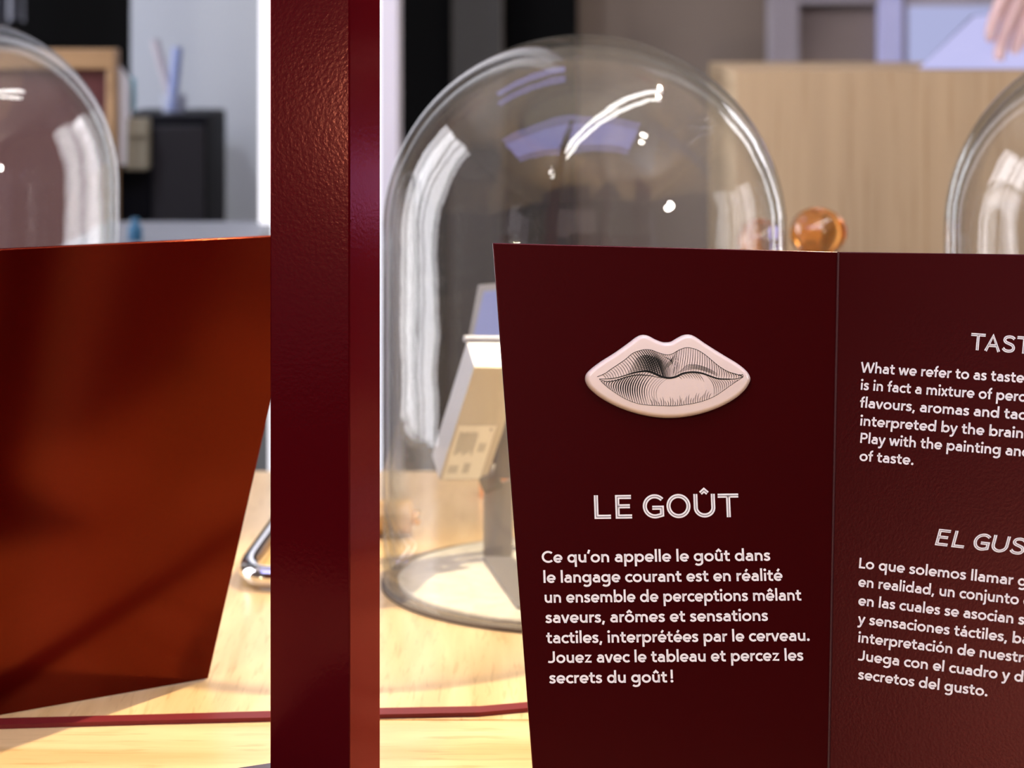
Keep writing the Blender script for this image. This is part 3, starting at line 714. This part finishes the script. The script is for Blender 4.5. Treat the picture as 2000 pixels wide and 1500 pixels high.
while x < 1725:                       # upper lip, right half
    f = (x-1105)/620; yy = yat(up, x); x1 = x-62*(1-f)**1.2+16+10*f; y1 = yat(mo, x1)
    if yy < y1-6: hatch(x, yy, x1, y1-2, 14*(1-f)-16, 3.6+1.6*f, .9, .45)
    x += 22
for k in range(6):
    c = [(1080+k*14, 555-k*9), (1200, 512-k*9), (1300, 505-k*8), (1420, 540-k*7), (1500, 577-k*5)]
    cc = catmull([Vector((a_, min(b_, yat(mo, a_)-5))) for a_, b_ in c], 5); ink(cc, taper(len(cc), 3.0, .2, .2))
x = 372
while x < 860:                        # lower lip left, bowing outwards
    f = (x-372)/490; x0 = x+130*f+28; y0 = yat(mo, x0)+14*(1-f)+3; x1 = x+60*f+16; y1 = yat(lo_, x1)
    if f > 0.72: y1m = y1
    if y1 > y0+6: hatch(x0, y0, x1, y1-3, 26+44*f, (4+7*math.sin(math.pi*min(1, f*1.1)))*(1 if f < .8 else .6), .45, .3)
    x += 21
for k in range(9):                    # short strokes hanging under the mouth line
    hatch(1110+k*24, yat(mo, 1110+k*24)+4, 1150+k*27, yat(mo, 1110+k*24)+36+k*7, -6, 3.6, .9, .2)
x = 1390
while x < 1700:
    f = (x-1390)/310; y0 = yat(mo, x)+6; x1 = x+70*(1-f)-14*f; y1 = yat(lo_, x1)
    if y1 > y0+4: hatch(x, y0, x1, y1-3, -28*(1-f)-4, 4.0, .4, .4)
    x += 27
for k in range(26):                   # ticks rising from the lower contour
    x0 = 862+k*22; hh_ = 62+26*math.sin(k*1.7)+(k/26)*22; y0 = yat(lo_, x0)
    lean_ = -22+k*1.9
    hatch(x0, y0-2, x0+lean_, y0-hh_, 6 if k < 13 else -6, 4.2, .9, .15, 6)
eng = mesh_obj('engraved_lines', EV, EF, INK)
bm = bmesh.new(); bm.from_mesh(eng.data)
for f in bm.faces:
    if f.normal.dot(PL1.n) < 0: f.normal_flip()
bm.to_mesh(eng.data); bm.free()
adopt(sg, [emb]); eng.parent = emb; eng['label'] = 'black engraved hatching of the lips'
fix_inv()

# ------------------------------------------------------------------ glass domes
R0 = 0.1393
def dome_profile(r, zc, th, flat=0.98):
    outer = [(r*0.992, 0.0), (r, 0.006)]
    outer += [(r, zc*k/8) for k in range(1, 9)]
    outer += [(r*math.cos(a), zc+r*flat*math.sin(a)) for a in [math.pi/2*i/28 for i in range(1, 29)]]
    ri = r-th; rt = r*flat-th*1.6
    inner = [(ri*math.cos(a), zc+rt*math.sin(a)) for a in [math.pi/2*i/28 for i in range(28, 0, -1)]]
    inner += [(ri, zc*k/8) for k in range(8, 0, -1)]+[(ri, 0.006), (ri*1.003, 0.0)]
    return outer+inner
def dome(loc, zc, label, grp='clear glass domes in a row on the table'):
    t = thing('glass_dome', label, 'dome', loc, grp)
    o = lathe('glass_bell', [(max(r, 1e-5) if r > 1e-4 else 0.0, z) for r, z in dome_profile(R0, zc, 0.0045)], (0, 0, 0.003), GLASS, t, seg=128, close=True)
    return t
dc = Vector((xat(1141, 1.68), 1.68, 0))
dome(dc, 0.240, 'whole clear glass dome in the middle, covering a small tilted box')
dr = Vector((xat(2243, 1.68), 1.68, 0))
dome(dr, 0.240, 'clear glass dome cut off by the right edge, in front of the oak plinth')
dl = Vector((xat(-120, 1.9), 1.9, 0))
dome(dl, 0.254, 'clear glass dome at the left edge behind the large red board')
def base(loc, label):
    t = thing('dome_base', label, 'base', loc, 'round bases under the glass domes')
    lathe('disc', [(0, 0.0003), (0.1285, 0.0003), (0.1285, 0.0045), (0.1275, 0.0055), (0, 0.0055)], (0, 0, 0), FELT, t, seg=96)
    lathe('rim_ring', [(0.1292, 0.0003), (0.1400, 0.0003), (0.1400, 0.0026), (0.1292, 0.0026)], (0, 0, 0), GASKET, t, seg=96, close=True)
    return t
base(dc, 'round cream base with brown rim under the middle glass dome')
base(dr, 'round cream base with brown rim under the right edge dome')
base(dl, 'round cream base with brown rim under the left edge dome')

# ------------------------------------------------------------------ tilted box on a bent steel foot, inside the middle dome
k = 1.66/F
B0 = P(927, 717, 1.66)
def wv(a, b, c): return Vector((a, c, b))*k
u_, l_, e_ = wv(95, -5.7, 33.7), wv(-74, -254, 165.6), wv(-17, 40.7, 54.9)
t = thing('tilted_device', 'small silver box with a sticker, tilted on a bent steel foot inside the middle dome', 'device', T(985, 1120, 0.0058))
body = slab('back_plate', [B0, B0+u_, B0+u_+l_, B0+l_], e_*0.04, ALUB)
case = slab('case', [B0+e_*0.042, B0+u_+e_*0.042, B0+u_+l_+e_*0.042, B0+l_+e_*0.042], e_*0.958, ALU, bev=0.0006)
nrm_ = -(e_.normalized())
def fpt(a, b, off=0.0004): return B0+u_*a+l_*b+nrm_*off
st = slab('sticker', [fpt(.05, .505), fpt(.84, .505), fpt(.84, .985), fpt(.05, .985)], -nrm_*0.0003, STICK)
def mark(a0, b0, a1, b1): return [fpt(a0, b0, .0005), fpt(a1, b0, .0005), fpt(a1, b1, .0005), fpt(a0, b1, .0005)]
V, Fc = [], []
def addq(q):
    kk = len(V); V.extend(q); Fc.append((kk, kk+1, kk+2, kk+3))
for i in range(9): addq(mark(.12+.045*i, .56+0.004*(i % 3), .145+.045*i, .77-0.01*(i % 4)))
for i in range(4): addq(mark(.60+.04*i, .66, .62+.04*i, .74))
for i in range(5): addq(mark(.12+.04*i, .86, .14+.04*i, .93))
for i in range(4): addq(mark(.42+.035*i, .84, .44+.035*i, .93))
addq(mark(.72, .53, .77, .55))
pr = mesh_obj('sticker_print', V, Fc, GREYINK); pr.parent = st
rail = tube('top_rail', [B0+e_*1.15-u_*0.02, B0+e_*1.15+u_*0.98], 0.0022, ALU)
# hinge and strap
SD = 1.735
def strap_poly(name, pts, D, th, m): return slab(name, [P(a, b, D) for a, b in pts], (0, th, 0), m, bev=0.0005)
hg = slab('hinge_plate', [P(962, 935, 1.722), P(1003, 935, 1.722), P(1015, 800, 1.722), P(990, 800, 1.722)], (0.0, 0.004, 0), STRAP)
s1 = strap_poly('strap', [(944, 955), (1001, 935), (1001, 1094), (944, 1094)], SD, 0.0025, STEELG)
fz = 0.0058
fa, fb = T(944, 1093, fz), T(1001, 1093, fz)
s2 = slab('foot', [fa+Vector((0, 0, 0.0)), fb, T(1100, 1185, fz), T(1012, 1190, fz)], (0, 0, 0.0025), STEELG, bev=0.0005)
kn = lathe('hinge_knob', [(0, 0), (0.009, 0), (0.0095, 0.002), (0.0095, 0.012), (0.008, 0.014), (0, 0.014)], (0, 0, 0), STRAP, seg=28)
kn.matrix_world = Matrix.Translation(P(938, 940, 1.735))@Matrix.Rotation(math.radians(70), 4, 'Y')
adopt(t, [body, case, st, rail, hg, s1, s2, kn]); pr.matrix_parent_inverse = Matrix.Identity(4)
# added glowing panel imitating the lilac reflection behind the box
t = thing('reflection_panel', 'added lilac glow panel in a grey frame, imitating a reflection behind the tilted box', 'display', Vector((xat(985, 1.78), 1.765, 0.0058)))
q = [P(945, 570, 1.765), P(1040, 560, 1.765), P(1040, 660, 1.75), P(925, 655, 1.75)]
a = slab('display_frame', [q[0]+Vector((-.004, .003, .004)), q[1]+Vector((.003, .003, .004)), q[2]+Vector((.003, .003, -.004)), q[3]+Vector((-.004, .003, -.004))], (0, 0.006, 0), STEELG, bev=0.0006)
b = slab('reflection_face', q, (0, 0.0025, 0), REFLGLOW)
c = box('stem', (xat(1020, 1.765)-.004, 1.761, 0.0058), (xat(1020, 1.765)+.004, 1.771, q[2].z), STRAP)
adopt(t, [a, b, c])

# copper tube standing behind the strap (outside the dome)
cx = xat(970, 1.97)
t = thing('copper_pot', 'orange copper cylinder partly hidden by the steel strap', 'pot', (cx, 1.97, 0))
adopt(t, [lathe('body', [(0, 0.0005), (0.0135, 0.0005), (0.0145, 0.002), (0.0145, 0.017), (0.013, 0.017), (0.013, 0.003), (0, 0.003)], (cx, 1.97, 0), COPPER, seg=40),
          lathe('rim', [(0.0125, 0.0172), (0.0158, 0.0172), (0.0158, 0.019), (0.0125, 0.019)], (cx, 1.97, 0), COPPER, seg=40, close=True)])

# ------------------------------------------------------------------ wooden roller right of the post
D = 1.83
t = thing('wooden_roller', 'pale turned wooden roller with a brass pin beside the post', 'roller', (xat(740, D), D, 0))
ax = Matrix.Rotation(math.radians(90), 4, 'Y')
def hz(name, prof, x0, z, m, seg=40):
    o = lathe(name, prof, (0, 0, 0), m, seg=seg); o.data.transform(Matrix.Translation((x0, D, z))@ax); return o
zr = 0.0136
x0 = xat(600, D)
L1_, L2_ = xat(757, D)-x0, xat(806, D)-x0
a = hz('barrel', [(0, 0), (0.012, 0), (0.0132, 0.002), (0.0132, L1_-0.001), (0, L1_-0.001)], x0, zr, PALEW)
b = hz('groove', [(0, L1_-0.001), (0.0115, L1_-0.001), (0.0115, L1_+0.001), (0, L1_+0.001)], x0, zr, GASKET)
c = hz('end_cap', [(0, L1_+0.001), (0.0132, L1_+0.001), (0.0132, L2_-0.002), (0.0115, L2_), (0, L2_)], x0, zr, PALEW)
d = hz('pin', [(0, L2_), (0.0055, L2_), (0.006, L2_+0.001), (0.0055, L2_+0.0055), (0, L2_+0.0055)], x0, zr, BRASS)
adopt(t, [a, b, c, d])

# chrome loop left of the post
t = thing('chrome_loop', 'bent polished chrome loop lying on the table left of the post', 'loop', Vector((*T(500, 1125).xy, 0)))
zz = 0.0086
c0 = [T(600, 945, zz), T(560, 1002, zz), T(527, 1047, zz), T(498, 1087, zz), T(488, 1104, zz), T(489, 1116, zz), T(502, 1124, zz), T(530, 1127, zz), T(600, 1127, zz), T(650, 1123, zz), T(665, 1112, zz), T(660, 1095, zz), T(640, 1000, zz), T(625, 950, zz)]
cc = catmull(c0, 8, True)
adopt(t, [tube('loop', cc, 0.0074, CHROME, cyclic=True), tube('collar', [T(640, 1000, zz), T(643, 1010, zz)], 0.0084, CHROME)])

# amber glass piece behind the sign: two blown bulbs on stems over one foot
D = 1.99
gx = xat(1545, D)
t = thing('amber_glass', 'orange amber glass piece with two rounded bulbs beside the middle dome', 'ornament', (gx, D, 0))
kids = [lathe('foot', [(0, 0.0004), (0.034, 0.0004), (0.035, 0.003), (0.012, 0.010), (0, 0.010)], (gx, D, 0), AMBER, seg=48)]
for bx, bt, br, dy in ((1595, 409, 0.0232, -0.004), (1487, 431, 0.0205, 0.004)):
    cx_ = xat(bx, D); ztp = P(0, bt, D).z; cz = ztp-0.0185
    stem = catmull([Vector((gx, D, 0.0105)), Vector((gx*0.7+cx_*0.3, D, 0.06)), Vector((cx_, D+dy, 0.13)), Vector((cx_, D+dy, cz-0.017))], 8)
    kids.append(tube('stem', stem, 0.0055, AMBER))
    n_ = 20
    outer = [(br*math.sin(math.pi*q/n_), -0.0185*math.cos(math.pi*q/n_)) for q in range(n_+1)]
    def wob(a, r_, z): return r_*(1+0.05*math.cos(3*a+z*90)), z*(1+0.10*math.cos(2*a))
    kids.append(lathe('bulb', outer, (cx_, D+dy, cz), AMBER, seg=48, fn=wob))
adopt(t, kids)

# ------------------------------------------------------------------ person behind the plinth reaching to the touch screen
def skinned(name, joints, edges, m, parent=None, sub=2, root=0):
    me = bpy.data.meshes.new(name); me.from_pydata([j[0] for j in joints], edges, []); me.update()
    o = bpy.data.objects.new(name, me); COL.objects.link(o); me.materials.append(m)
    sk = o.modifiers.new('skin', 'SKIN'); sk.use_smooth_shade = True
    if not me.skin_vertices: me.attributes
    for i, j in enumerate(joints):
        r = j[1]; me.skin_vertices[0].data[i].radius = r if isinstance(r, tuple) else (r, r)
        me.skin_vertices[0].data[i].use_root = (i == root)
    sb = o.modifiers.new('sub', 'SUBSURF'); sb.levels = sub; sb.render_levels = sub
    return o
def skinned2(name, joints, edges, m, sub=2, root=0):
    me = bpy.data.meshes.new(name); me.from_pydata([tuple(j[0]) for j in joints], edges, []); me.update()
    o = bpy.data.objects.new(name, me); COL.objects.link(o); me.materials.append(m)
    bpy.context.view_layer.objects.active = o
    sk = o.modifiers.new('skin', 'SKIN'); sk.use_smooth_shade = True
    for i, j in enumerate(joints):
        d = me.skin_vertices[0].data[i]; r = j[1]; d.radius = r if isinstance(r, tuple) else (r, r); d.use_root = (i == root)
    sb = o.modifiers.new('sub', 'SUBSURF'); sb.levels = sub; sb.render_levels = sub
    dg = bpy.context.evaluated_depsgraph_get(); me2 = bpy.data.meshes.new_from_object(o.evaluated_get(dg)); me2.name = name
    o.modifiers.clear(); o.data = me2
    me2.materials.clear(); me2.materials.append(m)
    return o
px0, py0 = 1.06, 3.28            # pelvis position on plan
zp = ZF+0.93
V3 = Vector
tip = P(1938, 168, 2.66)          # fingertip of the reaching hand
wrist = tip+V3((0.075, 0.075, 0.150))
elbow = wrist+V3((0.13, 0.22, 0.02))
shR = V3((px0-0.19, py0-0.06, zp+0.50)); shL = V3((px0+0.19, py0+0.0, zp+0.50))
# shorten the arm joints to plausible places
elbow = (wrist+shR)/2+V3((-0.02, 0.02, -0.06))
pelvis = V3((px0, py0, zp)); chest = V3((px0, py0-0.04, zp+0.34)); neck = V3((px0, py0-0.05, zp+0.55)); headc = V3((px0-0.01, py0-0.09, zp+0.70))
J = [(pelvis, (0.15, 0.10)), (V3((px0, py0-0.01, zp+0.16)), (0.135, 0.095)), (chest, (0.15, 0.10)), (neck, 0.055), (headc-V3((0, 0, 0.07)), (0.06, 0.07)), (headc+V3((0, 0, .0)), (0.075, 0.09)), (headc+V3((0, 0.0, 0.08)), (0.06, 0.075)),
     (shR, 0.052), (elbow, 0.038), (wrist, 0.026), (shL, 0.052), (shL+V3((0.05, 0.02, -0.28)), 0.038), (shL+V3((0.04, -0.03, -0.52)), 0.026), (shL+V3((0.035, -0.05, -0.60)), (0.034, 0.018)),
     (pelvis+V3((-0.09, 0, -0.04)), 0.085), (pelvis+V3((-0.10, 0, -0.45)), 0.055), (pelvis+V3((-0.10, 0.02, -0.84)), 0.036),
     (pelvis+V3((0.09, 0, -0.04)), 0.085), (pelvis+V3((0.10, 0, -0.45)), 0.055), (pelvis+V3((0.10, 0.02, -0.84)), 0.036)]
E = [(0, 1), (1, 2), (2, 3), (3, 4), (4, 5), (5, 6), (2, 7), (7, 8), (8, 9), (2, 10), (10, 11), (11, 12), (12, 13), (0, 14), (14, 15), (15, 16), (0, 17), (17, 18), (18, 19)]
# right hand: palm and five fingers
hd = (tip-wrist).normalized(); side = hd.cross(V3((0, 1, 0.2))).normalized(); pn = hd.cross(side).normalized()
palm = wrist+hd*0.055
J.append((palm, (0.034, 0.016))); pi_ = len(J)-1; E.append((9, pi_))
person = thing('person', 'person in grey knit reaching a hand down to the lilac touch screen', 'person', (px0, py0, ZF+0.001))
body = skinned2('body', J, E, SKIN)
parts = [body]
fl = [(-0.026, 0.056, 0.0072), (-0.009, 0.078, 0.0082), (0.009, 0.086, 0.0086), (0.027, 0.080, 0.0084)]
for s_, ln, r in fl:
    b0 = palm+side*s_*0.9; k1 = palm+hd*0.035+side*s_; curl = V3((0, 0, 0))
    f1 = k1+hd*ln*0.42; bend = (hd*0.93+pn*0.30*(1 if s_ < 0.02 else 0.4)).normalized()
    f2 = f1+bend*ln*0.32; f3 = f2+(bend*0.9+pn*0.25).normalized()*ln*0.26
    parts.append(skinned2('finger', [(b0, r*1.25), (k1, r*1.15), (f1, r), (f2, r*0.92), (f3, r*0.75)], [(0, 1), (1, 2), (2, 3), (3, 4)], SKIN))
tb = palm-hd*0.02+side*0.025
parts.append(skinned2('thumb', [(tb, 0.013), (tb+side*0.022+hd*0.02, 0.011), (tb+side*0.034+hd*0.046+pn*0.01, 0.0095), (tb+side*0.036+hd*0.070+pn*0.016, 0.0075)], [(0, 1), (1, 2), (2, 3)], SKIN))
sh = skinned2('sweater', [(pelvis+V3((0, 0, 0.02)), (0.165, 0.115)), (V3((px0, py0-0.01, zp+0.16)), (0.152, 0.11)), (chest, (0.168, 0.118)), (neck-V3((0, 0, 0.04)), (0.075, 0.07)), (shR, 0.066), (elbow, 0.052), (elbow.lerp(wrist, 0.75), 0.040), (shL, 0.066), (shL+V3((0.05, 0.02, -0.28)), 0.052), (shL+V3((0.042, -0.02, -0.46)), 0.040)],
              [(0, 1), (1, 2), (2, 3), (2, 4), (4, 5), (5, 6), (2, 7), (7, 8), (8, 9)], SHIRT)
tr = skinned2('trousers', [(pelvis, (0.162, 0.112)), (pelvis+V3((-0.09, 0, -0.06)), 0.10), (pelvis+V3((-0.10, 0, -0.45)), 0.075), (pelvis+V3((-0.10, 0.02, -0.86)), 0.062), (pelvis+V3((0.09, 0, -0.06)), 0.10), (pelvis+V3((0.10, 0, -0.45)), 0.075), (pelvis+V3((0.10, 0.02, -0.86)), 0.062)],
              [(0, 1), (1, 2), (2, 3), (0, 4), (4, 5), (5, 6)], TROU)
hr = skinned2('hair', [(headc+V3((0, 0.035, -0.05)), (0.07, 0.05)), (headc+V3((0, 0.03, 0.04)), (0.088, 0.08)), (headc+V3((0, 0.0, 0.095)), (0.07, 0.08))], [(0, 1), (1, 2)], HAIR)
fc = headc+V3((0, -0.088, -0.01))
parts += [sh, tr, hr]
for sx in (-1, 1):
    parts.append(skinned2('shoe', [(pelvis+V3((sx*0.10, 0.04, -0.895)), (0.04, 0.034)), (pelvis+V3((sx*0.11, -0.06, -0.90)), (0.045, 0.027)), (pelvis+V3((sx*0.115, -0.16, -0.905)), (0.035, 0.022))], [(0, 1), (1, 2)], BLKC))
    ey = lathe('eye', [(0, -0.009), (0.0064, -0.0064), (0.009, 0), (0.0064, 0.0064), (0, 0.009)], fc+V3((sx*0.03, 0.006, 0.01)), INK, seg=12); parts.append(ey)
    parts.append(skinned2('ear', [(headc+V3((sx*0.078, 0.0, -0.03)), (0.006, 0.012)), (headc+V3((sx*0.088, 0.006, 0.012)), (0.007, 0.016))], [(0, 1)], SKIN, 1))
parts.append(skinned2('nose', [(fc+V3((0, 0.0, 0.015)), 0.008), (fc+V3((0, -0.014, -0.03)), 0.013)], [(0, 1)], SKIN, 1))
parts.append(skinned2('mouth', [(fc+V3((-0.022, 0.008, -0.058)), 0.006), (fc+V3((0, 0.0, -0.06)), 0.009), (fc+V3((0.022, 0.008, -0.058)), 0.006)], [(0, 1), (1, 2)], mat('lip_colour', (0.45, 0.14, 0.13), 0.4), 1))
adopt(person, parts)
